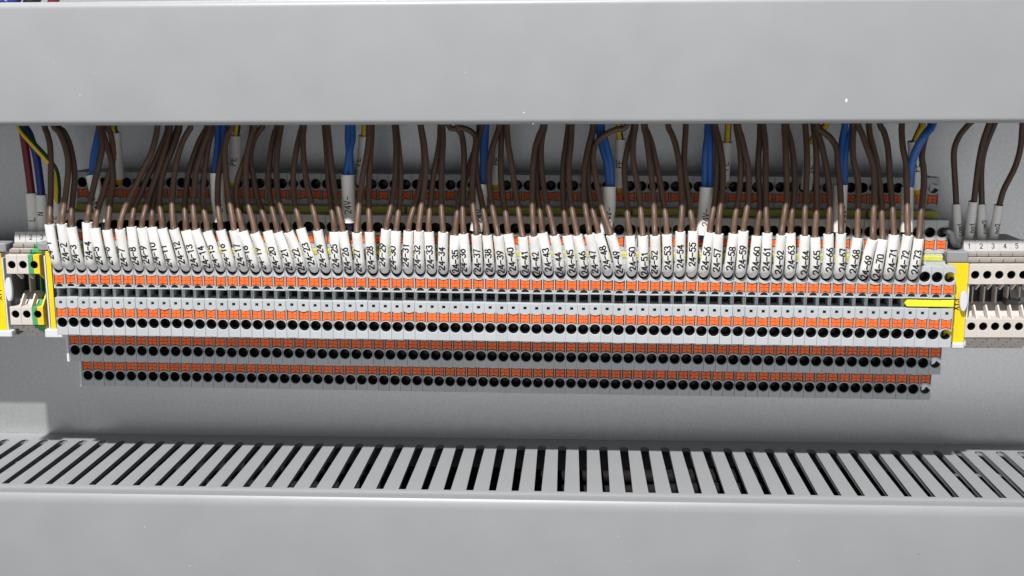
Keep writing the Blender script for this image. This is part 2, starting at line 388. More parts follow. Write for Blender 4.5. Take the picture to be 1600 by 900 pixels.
def block_body(last=False):
    bm = bmesh.new()
    for nm, (D, zh, z0, z1) in LV.items():
        outer = [(-W, z0), (W, z0), (W, z1), (-W, z1)]
        holes = [(butterfly(BZ[nm], 0.36), 0, 0)]
        hc = circle(0, zh, HR, 22)
        if last:
            a1, a0 = math.radians(38), math.radians(-14)
            arc = [(HR*math.cos(a1+(2*math.pi-(a1-a0))*i/18), zh+HR*math.sin(a1+(2*math.pi-(a1-a0))*i/18)) for i in range(19)]
            # outline runs into the hole through an opening in the right-hand edge
            inner = arc[::-1]
            outer = [(-W, z0), (W, z0), (W, inner[0][1])]+inner+[(W, inner[-1][1]), (W, z1), (-W, z1)]
        else:
            holes.append((hc, 0.24, 0.5))
        if nm == 'FL': holes.append(([(-0.7, 8.65), (0.7, 8.65), (0.7, 10.0), (-0.7, 10.0)], 0.0, 0))
        if nm == 'FU': holes.append(([(1.62*math.cos(math.radians(a)), 16.35+1.5*math.sin(math.radians(a))) for a in range(0, 181, 20)], 0.12, 0.2))
        if nm in ('T2', 'T3'):
            zc = BZ[nm]+2.75
            holes.append(([(1.6*math.cos(math.radians(a)), zc-0.1+1.1*math.sin(math.radians(a))) for a in range(0, 181, 20)], 0.0, 0))
        slab(bm, outer, holes, D, 6.0, 0.13)
    core = [(8, -36), (29.6, -36), (29.6, -21.05), (41.5, -21.05), (41.5, -5.95), (52.65, -5.95), (52.65, 11.5), (44, 11.5), (44, 15.6), (52.65, 15.6), (52.65, 29.9),
            (46.6, 29.9), (46.6, 33.1), (38.3, 33.1), (38.3, 47.4), (29.6, 47.4), (29.6, 50.5), (21.3, 50.5), (21.3, 65.1), (8, 65.1)]
    prism(bm, core, -W, W-2.3 if last else W)
    for s in ((-1,) if last else (-1, 1)): box(bm, min(s*W, s*(W-0.62)), max(s*W, s*(W-0.62)), 44.02, 55.5, 11.42, 15.68)
    # shallow shoulder behind the upper front face
    box(bm, -W, W-2.3 if last else W, 46.62, 50.6, 29.92, 30.7)
    return mesh('block_body', bm, M['body'])
body_me = block_body(); body_last = block_body(True)
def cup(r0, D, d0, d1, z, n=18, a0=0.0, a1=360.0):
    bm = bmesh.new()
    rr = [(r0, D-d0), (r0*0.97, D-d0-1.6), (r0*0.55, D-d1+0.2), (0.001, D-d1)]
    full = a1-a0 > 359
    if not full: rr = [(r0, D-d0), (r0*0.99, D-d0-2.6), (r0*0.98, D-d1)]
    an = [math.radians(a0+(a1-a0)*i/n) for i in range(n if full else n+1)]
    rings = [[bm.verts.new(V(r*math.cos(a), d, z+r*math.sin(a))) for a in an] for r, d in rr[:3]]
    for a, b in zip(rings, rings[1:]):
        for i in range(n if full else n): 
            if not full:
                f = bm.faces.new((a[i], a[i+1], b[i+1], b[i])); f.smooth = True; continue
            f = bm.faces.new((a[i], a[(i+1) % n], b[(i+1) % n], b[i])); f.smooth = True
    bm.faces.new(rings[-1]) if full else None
    return mesh('entry', bm, M['black'])  # near-black lining paints in the darkness inside the wire hole
def button_mesh(nm):
    D = LV[nm][0]; zc = BZ[nm]; bm = bmesh.new()
    slab(bm, butterfly(zc), [], D-0.42, 5.2, 0.05)
    g = 0.11
    for sx in (-1, 1):
        for sz in (-1, 1):
            n = 4; pts = [(sx*g, zc+sz*g), (sx*HW, zc+sz*g)]
            for i in range(n+1):
                x = HW-(HW-g)*i/n; t = x/HW; pts.append((sx*x, zc+sz*(HC+(HE-HC)*t*t)))
            if sx*sz < 0: pts = pts[::-1]
            slab(bm, pts, [], D-0.06, 0.40, 0.12)
    return mesh('button', bm, M['orange'])
entry_me = {}; btn_me = {}; entry_last = {}
for nm, (D, zh, z0, z1) in LV.items():
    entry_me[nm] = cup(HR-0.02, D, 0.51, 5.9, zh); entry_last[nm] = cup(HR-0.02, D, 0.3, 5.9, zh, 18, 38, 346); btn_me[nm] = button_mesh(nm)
def dark_box(x0, x1, d0, d1, z0, z1, name):
    bm = bmesh.new(); box(bm, x0, x1, d0, d1, z0, z1); return mesh(name, bm, M['black'])
sq_me = dark_box(-0.69, 0.69, 53, 55.6, 8.66, 9.99, 'test_socket')  # black insert paints the shade in the square test hole
bm = bmesh.new(); slab(bm, [(1.58*math.cos(math.radians(a)), 16.37+1.46*math.sin(math.radians(a))) for a in range(0, 181, 20)], [], 58.1, 5, 0.02); moon_me = mesh('test_socket', bm, M['black'])  # black insert paints the shade in the half-moon hole
shaft_me = dark_box(-W+0.66, W-0.66, 44.1, 48.5, 11.55, 15.55, 'bridge_shaft')
blocks = []
rnd = random.Random(11)
for k in range(NB):
    if k < 73: lab = 'grey multi-level terminal block with orange buttons, clamping the wire marked 24-%d' % (k+1)
    else: lab = ('grey terminal block with free top entry, next to the one clamping wire 24-73', 'grey terminal block with free top entry, second after the one clamping 24-73',
                 'last grey terminal block at right, open-sided beside the yellow label plate')[k-73]
    X, D, Z = tpt(bx_(k), 0, 0)
    t = empty('terminal_block', X, D+rnd.uniform(-0.10, 0.10), Z+rnd.uniform(-0.06, 0.06), lab, 'terminal block', 'multi-level terminal blocks clipped side by side on the rail', rot=(rnd.uniform(-.0016, .0016), RTL+rnd.uniform(-.0007, .0007), 0))
    blocks.append(t)
    link('body', body_last if k == NB-1 else body_me, t)
    for nm in LV:
        e = link('wire_entry', (entry_last if k == NB-1 else entry_me)[nm], t)
        b = link('button', btn_me[nm], t, loc=(0, rnd.choice((0, 0, 0, 0, 0.15, 0.3))*S+rnd.uniform(0, 0.05)*S, 0))
    link('test_socket', sq_me, t); link('test_socket', moon_me, t); link('bridge_shaft', shaft_me, t)
# thin cover plate closing the left end of the row
STAIR = [(8, -36.2), (35.9, -36.2), (35.9, -20.9), (47.9, -20.9), (47.9, -5.7), (52, -5.7), (52, 29.6), (47, 29.6), (47, 33), (44.6, 33.0), (44.6, 48.2), (27.6, 48.2), (27.6, 65.2), (8, 65.2)]
bm = bmesh.new(); prism(bm, STAIR, -3.75, -2.65)
t = empty('end_cover', *tpt(bx_(0), 0, 0), 'thin pale cover plate closing the left end of the terminal row', 'end cover', rot=(0, RTL, 0))
link('plate', mesh('end_cover', bm, M['cover']), t)

# ------------------------------------------------------------------ yellow marker strips between the tiers
def strip_obj(X0, X1, d0, d1, z0, z1, m, label, group, name='marker_strip', cat='marker strip'):
    xm = (X0+X1)/2; bm = bmesh.new(); h = (X1-X0)/2
    box(bm, -h, h, d0, d1, z0, z1, 0.25)
    nz = int((X1-X0)/PITCH_MM)
    bm2 = bm
    o = link(name, mesh(name, bm2, m)); x, d, z = tpt(xm, 0, 0); o.location = V(x, d, z); o.rotation_euler = (0, RTL, 0)
    tag(o, label, cat, group); return o
ordn = ['leftmost', 'second', 'third', 'fourth', 'fifth', 'sixth', 'seventh', 'eighth', 'ninth', 'tenth', 'eleventh', 'twelfth', 'thirteenth', 'fourteenth', 'fifteenth', 'sixteenth']
def px_x(px, py, D): return at(px, py, D)[0]
gaps_u = [117, 205, 290, 377, 462, 548, 633, 738, 842, 915, 986, 1073, 1160, 1256, 1354, 1467]
gaps_l = [110, 190, 285, 372, 468, 560, 650, 745, 838, 930, 1020, 1110, 1205, 1300, 1390, 1475]
for tier, gp, py, d0, d1, z0, z1 in (('upper', gaps_u, 330, 29.7, 33.0, 47.5, 50.45), ('lower', gaps_l, 400, 46.7, 50.2, 30.8, 33.05)):
    for i, (a, b) in enumerate(zip(gp, gp[1:])):
        w = 'leftmost' if i == 0 else ('rightmost' if i == len(gp)-2 else ordn[i]+' from the left')
        strip_obj(px_x(a, py, d1)+0.35, px_x(b, py, d1)-0.55, d0, d1, z0, z1, M['strip'], 'olive yellow marker strip in the %s groove of the terminal row, %s' % (tier, w), 'yellow marker strips in the terminal row')
# bright jumper bar plugged in at the right
bm = bmesh.new()
xa, xb = px_x(1412, 476, 57), px_x(1489, 476, 57); xm = (xa+xb)/2; h = (xb-xa)/2
slab(bm, [(-h, 13.6), (-h+1.0, 12.1), (h, 12.1), (h, 15.2), (-h+1.0, 15.2)], [], 58.3, 3.5, 0.3)
o = link('jumper_bar', mesh('jumper_bar', bm, M['neon'])); x, d, z = tpt(xm, 0, 0); o.location = V(x, d, z); o.rotation_euler = (0, RTL, 0)
tag(o, 'bright lime yellow jumper bar plugged into the black groove at the right', 'jumper bar')

# ------------------------------------------------------------------ wires
OFF = {'A': (50, 190), 'B': (200, 190), 'C': (360, 190), 'D': (520, 190), 'E': (680, 190), 'F': (840, 190), 'G': (1000, 190), 'H': (1160, 190), 'I': (1300, 190)}
# for each numbered wire: view letter, sleeve mouth, then points up to the duct (fifths of a pixel in that view)
WIRES = '''1 A 138,803 140,760 146,560 146,300 140,180 118,90 100,40
2 A 234,800 238,740 262,580 282,400 278,280 250,170 210,80 170,35
3 A 311,825 306,760 318,600 332,450 325,320 295,180 250,80 205,35
4 A 431,788 437,740 462,600 492,460 532,300 548,200 540,100 530,35
5 A 495,833 500,760 530,640 570,520 600,420 630,320 632,200 615,100 590,35
6 A 588,845 594,780 612,620 632,480 625,330 590,200 560,110 545,35
7 A 688,840 692,790 718,700 760,600 810,500 870,370 930,250 965,130 980,35
8 B 28,822 30,780 55,660 100,560 150,440 210,320 260,200 300,100 312,35
9 B 108,828 115,770 135,690 165,580 200,480 240,370 275,260 310,140 330,35
10 B 188,825 188,760 195,650 215,560 250,430 290,300 340,180 375,80 385,35
11 B 268,835 265,780 250,660 250,560 265,440 300,320 345,220 385,110 405,35
12 B 358,840 352,790 345,680 350,540 365,400 390,270 430,150 475,70 490,35
13 B 452,850 450,790 443,660 455,520 475,400 510,280 555,160 600,80 620,35
14 B 525,845 520,780 510,680 515,560 530,400 560,280 600,160 630,80 640,35
15 B 620,858 612,790 592,680 585,560 595,420 612,280 635,150 660,70 665,35
16 B 725,848 718,780 702,650 702,500 712,380 735,260 765,150 790,80 800,35
17 B 828,848 822,790 805,690 785,560 765,420 758,280 760,180 785,90 815,35
18 C 98,858 82,790 60,690 45,600 48,500 75,400 115,290 150,180 165,90 170,35
19 C 190,870 180,800 150,690 130,580 122,440 122,320 140,210 165,100 190,35
20 C 290,855 275,790 240,680 205,570 180,430 160,330 158,240 185,140 225,70 250,35
21 C 370,865 355,800 325,680 305,560 298,440 305,320 325,180 345,90 365,35
22 C 455,862 440,800 408,720 380,620 365,500 360,380 365,250 380,130 395,35
23 C 548,835 540,790 522,720 500,620 490,480 498,340 520,200 545,90 560,35
24 C 682,850 672,800 655,720 625,600 595,470 578,350 568,220 568,100 575,35
25 C 812,862 808,800 790,680 775,560 762,430 755,300 745,150 735,35
26 C 880,858 870,800 845,690 820,560 800,420 785,300 772,160 760,35
27 D 188,868 188,820 200,700 215,560 235,420 260,290 280,150 285,35
28 D 288,862 288,820 282,700 280,560 285,420 292,290 302,150 305,35
29 D 417,842 425,790 450,690 470,580 485,470 492,340 495,200 485,35
30 D 495,855 500,810 515,690 528,560 530,420 522,290 508,150 495,35
31 D 592,855 598,800 625,700 665,580 690,460 712,360 712,240 700,130 685,35
32 D 672,855 675,800 690,680 710,560 725,430 728,320 718,200 700,90 690,35
33 D 752,862 750,800 758,680 772,540 790,400 815,280 835,150 840,35
34 D 863,865 858,800 850,680 848,540 850,400 855,280 862,150 858,35
35 E 155,890 160,820 172,720 190,600 225,480 258,380 290,280 325,180 340,100 345,35
36 E 222,878 218,800 215,680 218,560 222,430 225,320 222,200 205,100 165,58 110,38
37 E 322,885 318,820 300,700 292,560 292,430 300,320 310,220 318,130 285,80 225,52 180,38
38 E 405,888 398,820 378,700 350,560 325,430 315,320 325,200 345,100 365,38
39 E 492,892 480,830 458,730 435,600 422,480 420,360 438,240 470,130 500,38
40 E 570,878 565,830 552,720 530,590 515,460 512,320 515,180 520,38
41 E 685,900 672,830 655,720 635,580 608,420 590,290 570,180 560,38
42 E 770,895 768,830 760,720 758,600 760,470 765,340 780,210 810,110 840,38
43 E 838,870 832,820 820,720 800,580 795,470 800,340 815,220 830,110 850,38
44 F 132,890 120,830 95,720 65,600 40,450 30,330 28,200 40,100 55,38
45 F 230,890 222,830 208,720 200,560 198,430 205,300 225,160 240,38
46 F 310,888 298,830 275,720 258,600 245,450 245,320 260,180 268,38
47 F 405,880 400,830 380,720 362,580 360,450 372,320 395,200 420,100 430,38
48 F 475,872 468,830 435,720 405,580 395,450 400,330 410,220 425,120 440,38
49 F 572,885 560,840 520,730 480,580 455,440 438,330 440,220 470,150 540,95 620,60 690,38
50 F 722,892 715,830 702,720 690,560 680,440 680,330 705,200 735,100 750,38
51 F 822,892 818,830 808,720 795,580 770,440 748,320 745,200 755,100 765,38
52 G 118,890 115,830 112,720 105,600 92,450 75,320 60,200 45,100 30,38
53 G 210,880 208,830 198,720 175,580 150,440 120,300 90,170 60,90 40,38
54 G 315,860 320,800 328,700 325,580 318,450 305,320 280,190 250,100 222,38
55 G 415,855 410,800 392,690 372,560 355,440 345,330 348,200 355,100 358,38
56 G 545,865 552,800 575,680 592,560 600,440 605,320 602,220 595,120 580,38
57 G 612,878 612,830 622,720 640,580 648,450 645,330 630,220 610,120 590,38
58 G 732,875 735,820 748,720 770,590 785,450 788,320 780,210 765,110 752,38
59 G 808,855 812,810 832,700 848,580 850,450 838,320 815,210 790,110 768,38
60 H 112,892 118,830 135,720 140,630 132,520 122,400 125,280 135,150 138,38
61 H 195,870 190,820 185,700 182,560 182,420 182,280 178,150 165,38
62 H 305,885 312,830 330,720 345,600 345,450 340,300 335,150 328,38
63 H 375,872 378,820 388,720 402,600 408,470 402,320 385,190 362,100 345,38
64 H 488,890 488,830 488,720 495,580 502,440 505,300 500,150 492,38
65 H 568,905 568,840 578,720 580,580 578,440 578,300 572,150 555,38
66 H 672,878 675,830 680,720 682,600 672,470 650,330 625,210 600,120 570,38
67 H 770,875 770,830 770,720 768,600 758,450 745,330 735,210 690,130 630,80 590,38
68 I 200,908 200,850 202,720 205,610 205,500 190,390 168,300 162,200 165,100 170,40
69 I 318,921 320,850 325,720 330,600 330,450 318,330 280,220 240,110 205,20
70 I 394,921 395,850 390,740 388,660 378,550 365,430 345,300 315,180 295,100 288,20
71 I 485,885 480,820 475,700 465,580 452,440 445,300 432,180 405,80 375,20
72 I 592,888 590,820 588,700 585,560 582,440 578,320 555,210 545,100 545,20
73 I 679,915 685,860 695,720 708,600 718,470 715,370 702,280 715,180 740,90 770,20'''
ROTS = {1:-.5,2:.2,3:-.1,4:.2,5:-.2,6:-.5,9:-.1,10:-.4,11:-.5,13:.1,14:.1,15:-.4,16:-.5,18:-.55,19:-.5,20:-.1,24:-.2,27:-.4,29:-.3,30:-.5,31:-.3,32:-.4,34:-.2,35:.3,36:-.5,38:-.1,41:.1,44:-.1,46:.2,47:-.2,50:.2,51:.2,52:-.3,55:-.1,56:-.1,57:-.1,60:.3,61:-.1,64:.3,65:.2,66:.3,67:.3}
WIRE_R, SLEEVE_R = 1.32, 2.2
upper_x = []                       # where wires pass through the slots of the upper duct
def arclen(pts):
    L = [0.0]
    for a, b in zip(pts, pts[1:]): L.append(L[-1]+float(np.linalg.norm(b-a)))
    return L
def sleeve_mesh(path, r, r_in, n=20):
    bm = bmesh.new(); rings = tube(bm, path, r, n, caps=(False, False))
    # open mouths: a lip turned inwards at both ends
    for idx, ring in ((0, rings[0]), (-1, rings[-1])):
        c = path[idx]; t = path[1]-path[0] if idx == 0 else path[-2]-path[-1]; t = t/np.linalg.norm(t)
        cv = V(*c); tv = V(*t)
        inner = [bm.verts.new(cv+(v.co-cv)*(r_in/(r(0 if idx == 0 else 1) if callable(r) else r))) for v in ring]
        deep = [bm.verts.new(v.co+tv*1.5) for v in inner]
        for k in range(n):
            bm.faces.new((ring[k], inner[k], inner[(k+1) % n], ring[(k+1) % n])); bm.faces.new((inner[k], deep[k], deep[(k+1) % n], inner[(k+1) % n]))
    me = mesh('sleeve', bm, M['sleeve']); return sharpen(me, 50)
def print_on(path, r, txt, h, pen, s0, rot, parent, base, gap=0.40):
    """lettering along a tube, foot of the letters to the right, reading upwards"""
    L = arclen(path); P = np.array(path)
    def put(a, b):
        s = min(max(s0+a, 0), L[-1]); 
        c = np.array([np.interp(s, L, P[:, i]) for i in range(3)])
        s1, s2 = max(s-0.6, 0), min(s+0.6, L[-1])
        t = np.array([np.interp(s2, L, P[:, i])-np.interp(s1, L, P[:, i]) for i in range(3)]); t /= np.linalg.norm(t)
        nn = np.array((-0.05, 1.0, 0.17)); nn = nn-t*(nn@t); nn /= np.linalg.norm(nn)
        sd = -np.cross(t, nn)
        if sd[0] < 0: sd = -sd
        ang = (-(b-h/2))/r+rot*0.95
        return V(*(c+(r+0.05)*(nn*math.cos(ang)+sd*math.sin(ang))))-base
    bm = bmesh.new(); lettering(bm, txt, h, pen, put, gap=gap)
    me = mesh('lettering', bm, M['ink']); return link('lettering', me, parent)
def wire_thing(name, label, cat, group, base, strands):
    t = empty(name, *base, label, cat, group); return t
rnd = random.Random(21)
for line in WIRES.splitlines():
    f = line.split(); k = int(f[0]); ox, oy = OFF[f[1]]
    pp = [(ox+float(a)/5, oy+float(b)/5) for a, b in (q.split(',') for q in f[2:])]
    dj = ((k*7) % 5-2)*0.95
    hx, hd, hz = tpt(bx_(k-1), 58.65, 25.16)
    h = np.array((hx, hd, hz))
    mx, my = pp[0]
    Dm = 62.2+0.3*dj
    mouth = np.array(at(mx, my, Dm))
    ddx = mouth[0]-hx
    spath = spline([h+np.array((0, -3.6, 0.2)), h+np.array((0, -0.9, 0.75)), h+np.array((ddx*0.06, 1.2, 2.9)), h+np.array((ddx*0.24, 2.3, 6.6)), h+np.array((ddx*0.5, 3.0, 11.0)), mouth*0.75+(h+np.array((ddx*0.5, 3.0, 11.0)))*0.25+np.array((0, 0.1, 0)), mouth], 5)
    def Dw(y): return float(np.interp(y, [190, 240, 300, 335, 362], [42, 46.5, 50.5, 54.5, 61]))+dj
    wp = [np.array(at(x, y, Dw(y))) for x, y in pp[1:]]
    top = wp[-1]; d = wp[-1]-wp[-2]
    ext = [top+np.array((float(np.clip(d[0], -4, 4))*0.5, -1.0, 9.0)), top+np.array((float(np.clip(d[0], -4, 4)), -2.0, 22.0))]
    upper_x.append(top[0])
    wpath = spline([mouth-(mouth-spath[-4])*1.0, mouth]+wp+ext, 5)
    t = empty('wire', hx, hd, hz, 'brown wire in a white sleeve printed 24-%d' % k, 'wire', 'brown numbered wires')
    base = t.location.copy()
    bm = bmesh.new(); tube(bm, wpath, WIRE_R, 10)
    link('insulation', mesh('insulation', bm, M['brown']), t).location = -base
    so = link('sleeve', sleeve_mesh(spath, lambda u: 1.92+(SLEEVE_R-1.92)*min(1.0, u*2.6), WIRE_R+0.05), t); so.location = -base
    # foot of the print where the sleeve leaves the bend
    L = arclen(spath); ys = [proj(p)[1] for p in spath]
    yfoot = my+52+rnd.uniform(-2.5, 2.5)
    i0 = max(i for i in range(len(ys)) if ys[i] > min(yfoot, max(ys)-2.0))
    s0 = L[i0]
    txt = '24-%d' % k
    tw = text_width(txt, 2.75)
    s0 = min(s0, L[-1]-tw-3.5)
    print_on(spath, SLEEVE_R, txt, 2.75, 0.56, s0, ROTS.get(k, 0)+rnd.uniform(-.07, .07), so, Vector((0, 0, 0)))

def bundle(name, label, cat, group, strands, spts, sr, D_s0, D_s1, txt, foot, rot, mats, rs, tail=None, hgt=2.7, r_in=None):
    """wires (lists of photo points with distances) sharing one printed sleeve; spts from the mouth down to the foot"""
    path = spline([np.array(at(x, y, D_s1+(D_s0-D_s1)*i/(len(spts)-1))) for i, (x, y) in enumerate(spts)][::-1], 8)
    t = empty(name, *path[0], label, cat, group); base = t.location.copy()
    for st, m in zip(strands, mats):
        pts = [np.array(at(x, y, D)) for x, y, D in st]
        top = pts[-1]; pts += [top+np.array((0.5, -1, 9)), top+np.array((1, -2, 20))]; upper_x.append(top[0])
        bm = bmesh.new()
        if isinstance(m, tuple):
            tube(bm, spline(pts, 6), rs, 12, mi=lambda k: 1 if k in (2, 3, 4, 8, 9, 10) else 0); me = mesh('insulation', bm, list(m))
        else: tube(bm, spline(pts, 6), rs, 10); me = mesh('insulation', bm, m)
        link('insulation', me, t).location = -base
    if tail:
        for tl, m in tail:
            bm = bmesh.new(); pts = [np.array(at(x, y, D)) for x, y, D in tl]; tube(bm, spline(pts, 5), rs, 10)
            link('insulation', mesh('insulation', bm, m), t).location = -base
    so = link('sleeve', sleeve_mesh(path, sr, sr-0.35), t); so.location = -base
    L = arclen(path)
    print_on(path, sr, txt, hgt, 0.38, L[-1]*foot, rot, so, Vector((0, 0, 0)))
    return t
GB = 'blue wire pairs in white 24V- sleeves'
def q(v, pts, Ds):
    ox, oy = OFF[v]; return [(ox+x/5, oy+y/5, d) for (x, y), d in zip(pts, Ds)]
def qs(v, pts):
    ox, oy = OFF[v]; return [(ox+x/5, oy+y/5) for x, y in pts]
D5 = [46.5, 45.5, 44, 42, 40]
blue = [
 ('A', [[(460,450),(468,410),(480,270),(505,150),(525,35)], [(480,455),(490,410),(505,270),(530,150),(545,35)]], [(470,418),(515,600),(562,785)], -0.15, 'behind wires 24-4 and 24-5'),
 ('B', [[(680,440),(678,395),(688,300),(700,180),(700,35)], [(712,440),(715,395),(735,300),(748,180),(752,35)]], [(693,402),(702,600),(727,782)], 0.35, 'behind wires 24-15 and 24-16'),
 ('D', [[(98,450),(102,410),(125,250),(118,150),(120,35)], [(140,450),(145,410),(135,240),(155,140),(155,35)]], [(116,416),(120,600),(127,790)], 0.12, 'between wires 24-26 and 24-27'),
 ('E', [[(358,520),(370,480),(375,350),(372,200),(388,35)], [(385,520),(392,480),(395,350),(392,200),(398,35)]], [(362,487),(345,680),(322,855)], 0.2, 'behind wires 24-37 and 24-38'),
 ('F', [[(550,540),(552,505),(540,330),(500,190),(475,35)], [(575,540),(578,505),(572,330),(535,170),(500,35)]], [(560,508),(555,690),(525,872)], 0.1, 'beside the wire marked 24-49'),
 ('G', [[(503,550),(505,500),(510,250),(525,120),(528,35)], [(548,550),(550,500),(550,250),(548,120),(560,35)]], [(520,512),(505,700),(490,885)], 0.2, 'between wires 24-55 and 24-56'),
 ('H', [[(770,530),(775,490),(765,300),(775,180),(800,35)], [(798,530),(798,490),(800,300),(820,170),(860,35)]], [(768,494),(762,680),(750,862)], 0.5, 'behind the wire marked 24-67'),
]
for v, sts, sp_, rot, where in blue:
    lo = sp_[-1]
    bundle('wire_pair', 'two blue wires in one white 24V- sleeve, '+where, 'wire pair', GB, [q(v, s_, D5) for s_ in sts], qs(v, sp_), 2.95, 47.3, 46.3, '24V-', 0.2, rot, [M['blue'], M['blue']], 1.45,
           tail=[(q(v, [(lo[0]-10, lo[1]-40), (lo[0]+5, lo[1]+25), (lo[0]+10, lo[1]+50)], [48.5, 47, 41]), M['navy'])])
bundle('wire_pair', 'single thick blue wire in a white 24V- sleeve, behind wire 24-72', 'wire pair', GB, [q('I', [(592,560),(608,510),(625,330),(660,220),(720,110),(785,20)], [46, 47, 50, 53, 54, 50])], qs('I', [(590,511),(586,700),(583,862)]), 2.6, 48.0, 46.5,
       '24V-', 0.2, -0.2, [M['blue']], 1.75)
GP = 'earth wires in white PE sleeves'
pe = [
 ('A', [(655,130),(650,85),(640,35)], [(650,85),(662,260),(680,446)], -0.2, 'behind the wire marked 24-6', 2.5, 0.45),
 ('B', [(838,150),(845,108),(855,35)], [(840,108),(836,290),(812,468)], 0.05, 'between wires 24-17 and 24-18', 2.6, 0.38),
 ('D', [(250,150),(248,110),(250,35)], [(246,112),(236,300),(226,490)], -0.75, 'behind the wire marked 24-27', 2.6, 0.4),
 ('E', [(515,170),(520,130),(530,35)], [(522,120),(495,300),(468,486)], -0.3, 'behind wires 24-39 and 24-40', 2.4, 0.42),
 ('F', [(642,170),(645,135),(635,35)], [(648,135),(640,320),(632,512)], 0.0, 'between wires 24-49 and 24-50', 2.3, 0.42),
 ('G', [(680,200),(682,160),(690,25)], [(680,160),(668,300),(655,460)], 0.0, 'behind the wire marked 24-57', 2.4, 0.30),
 ('H', [(530,200),(535,170),(580,90),(650,25)], [(530,170),(520,340),(498,528)], 0.55, 'behind wires 24-64 and 24-65', 2.6, 0.38),
 ('I', [(640,200),(650,150),(680,80),(705,20)], [(636,152),(648,330),(656,525)], 0.0, 'between wires 24-72 and 24-73', 2.6, 0.38),
]
for v, st, sp_, rot, where, sr, foot in pe:
    lo = sp_[-1]
    bundle('earth_wire', 'yellow and green earth wire in a white PE sleeve, '+where, 'wire', GP, [q(v, st, [33, 34, 35, 35, 35][:len(st)])], qs(v, sp_), sr, 31.0, 33.5, 'PE', foot, rot, [(M['yellow_wire'], M['green_wire'])], 1.5,
           tail=[(q(v, [(lo[0], lo[1]-30), (lo[0]+4, lo[1]+20), (lo[0]+6, lo[1]+34)], [32, 30, 25]), M['yellow_wire'])])
# supply wires to the small blocks at the left, signal wires to the blocks at the right
GS = 'supply wires at the left end'
def single(name, label, group, st, sp_, Ds, Ds_s, sr, txt, foot, rot, m, rs, hgt=2.6):
    bundle(name, label, 'wire', group, [[(x, y, d) for (x, y), d in zip(st, Ds)]], sp_, sr, Ds_s[1], Ds_s[0], txt, foot, rot, [m], rs, hgt=hgt)
single('wire', 'dark red wire in a white sleeve printed L', GS, [(49.5,312),(48.5,298),(43,255),(36.6,212),(33,196)], [(48.4,301.4),(51,335),(53.5,364)], [38.5]*5, (38.5, 37.5), 2.4, 'L', 0.32, 0.3, M['red'], 1.75)
single('wire', 'dark blue wire in a white sleeve printed N', GS, [(65.5,315),(64.5,302),(61,272),(56,241),(46,210),(39,196)], [(64.7,304),(66,335),(67.5,366)], [38.5]*6, (38.5, 37.5), 2.4, 'N', 0.5, 0.1, M['navy'], 1.75)
single('earth_wire', 'yellow and green earth wire crossing in front of the L and N wires', GS, [(90,320),(89.7,307),(89.7,290),(85.5,265.5),(70.9,246),(48.9,221.5),(30.5,197)], [(89.7,308.8),(89.5,330),(88.5,352)], [40.5,41.5,43,46,47.5,47,45], (40.5, 39.5), 2.0, 'PE', 0.1, -0.4, (M['yellow_wire'], M['green_wire']), 1.55)
GN = 'brown signal wires at the right end'
sig = [('com1', [(1494.5,328),(1494,318),(1493,295.6),(1491.3,266.7),(1490.8,235),(1499.4,211.8),(1515,193),(1519,188)], [(1494,318.8),(1495,350),(1496,381)], 0.45),
       ('no1', [(1521,325),(1522,314.4),(1528.3,261),(1535.5,223),(1545.7,193),(1547,188)], [(1520.6,314.5),(1517,345),(1513.2,376)], 0.2),
       ('com2', [(1534,330),(1534,318.7),(1533.5,263.8),(1540,229),(1554.3,193),(1556,188)], [(1533.6,318.8),(1533.6,345),(1533.6,376)], 0.45),
       ('no2', [(1560,330),(1561.6,320),(1568.8,295.6),(1586,261),(1594.8,229),(1597.7,193),(1598,188)], [(1561,320),(1556.5,346),(1551.6,376)], 0.2)]
for i, (tx, st, sp_, rot) in enumerate(sig):
    single('wire', 'brown wire in a white sleeve printed '+tx, GN, st, sp_, [36.5+(i % 2)*3.2]*8, (36.5+(i % 2)*3.2, 36.5), 1.95, tx, 0.2 if tx.startswith('com') else 0.24, rot, M['brown'], 1.28, 2.1)
# fingers of the upper duct's slotted underside, left out where wires pass
bm_f = bmesh.new(); box(bm_f, -3.1, 3.1, 12.1, 73, 0.6, 2.6); fin = mesh('slat', bm_f, M['pvc'])
for k in range(-38, 62):
    X = 195+k*10.0
    if all(abs(X-u) > 4.9 for u in upper_x): link('slat', fin, upper, V(X, 0, ZU)-upper.location)

# wires glimpsed above the upper duct at the left
for (pts, m, r, lab) in (([(3, 1.5), (10, 0.5), (24, -3)], 'navy', 2.2, 'dark blue wire glimpsed above the upper duct at the far left corner'),
                         ([(44, 1.5), (50, -2), (58, -8)], 'black', 2.2, 'black wire glimpsed above the upper duct near the left corner'),
                         ([(80, 1.2), (84, -3), (90, -9)], 'red', 1.6, 'red wire glimpsed above the upper duct near the left corner')):
    P = [np.array(at(x, y+3, 60)) for x, y in pts]; P = [P[0]+np.array((-4, 0, -14))]+P+[P[-1]+np.array((20, 0, 30))]
    bm = bmesh.new(); tube(bm, spline(P, 5), r, 10); o = link('wire', mesh('wire', bm, M[m])); tag(o, lab, 'wire', 'wires above the upper duct')

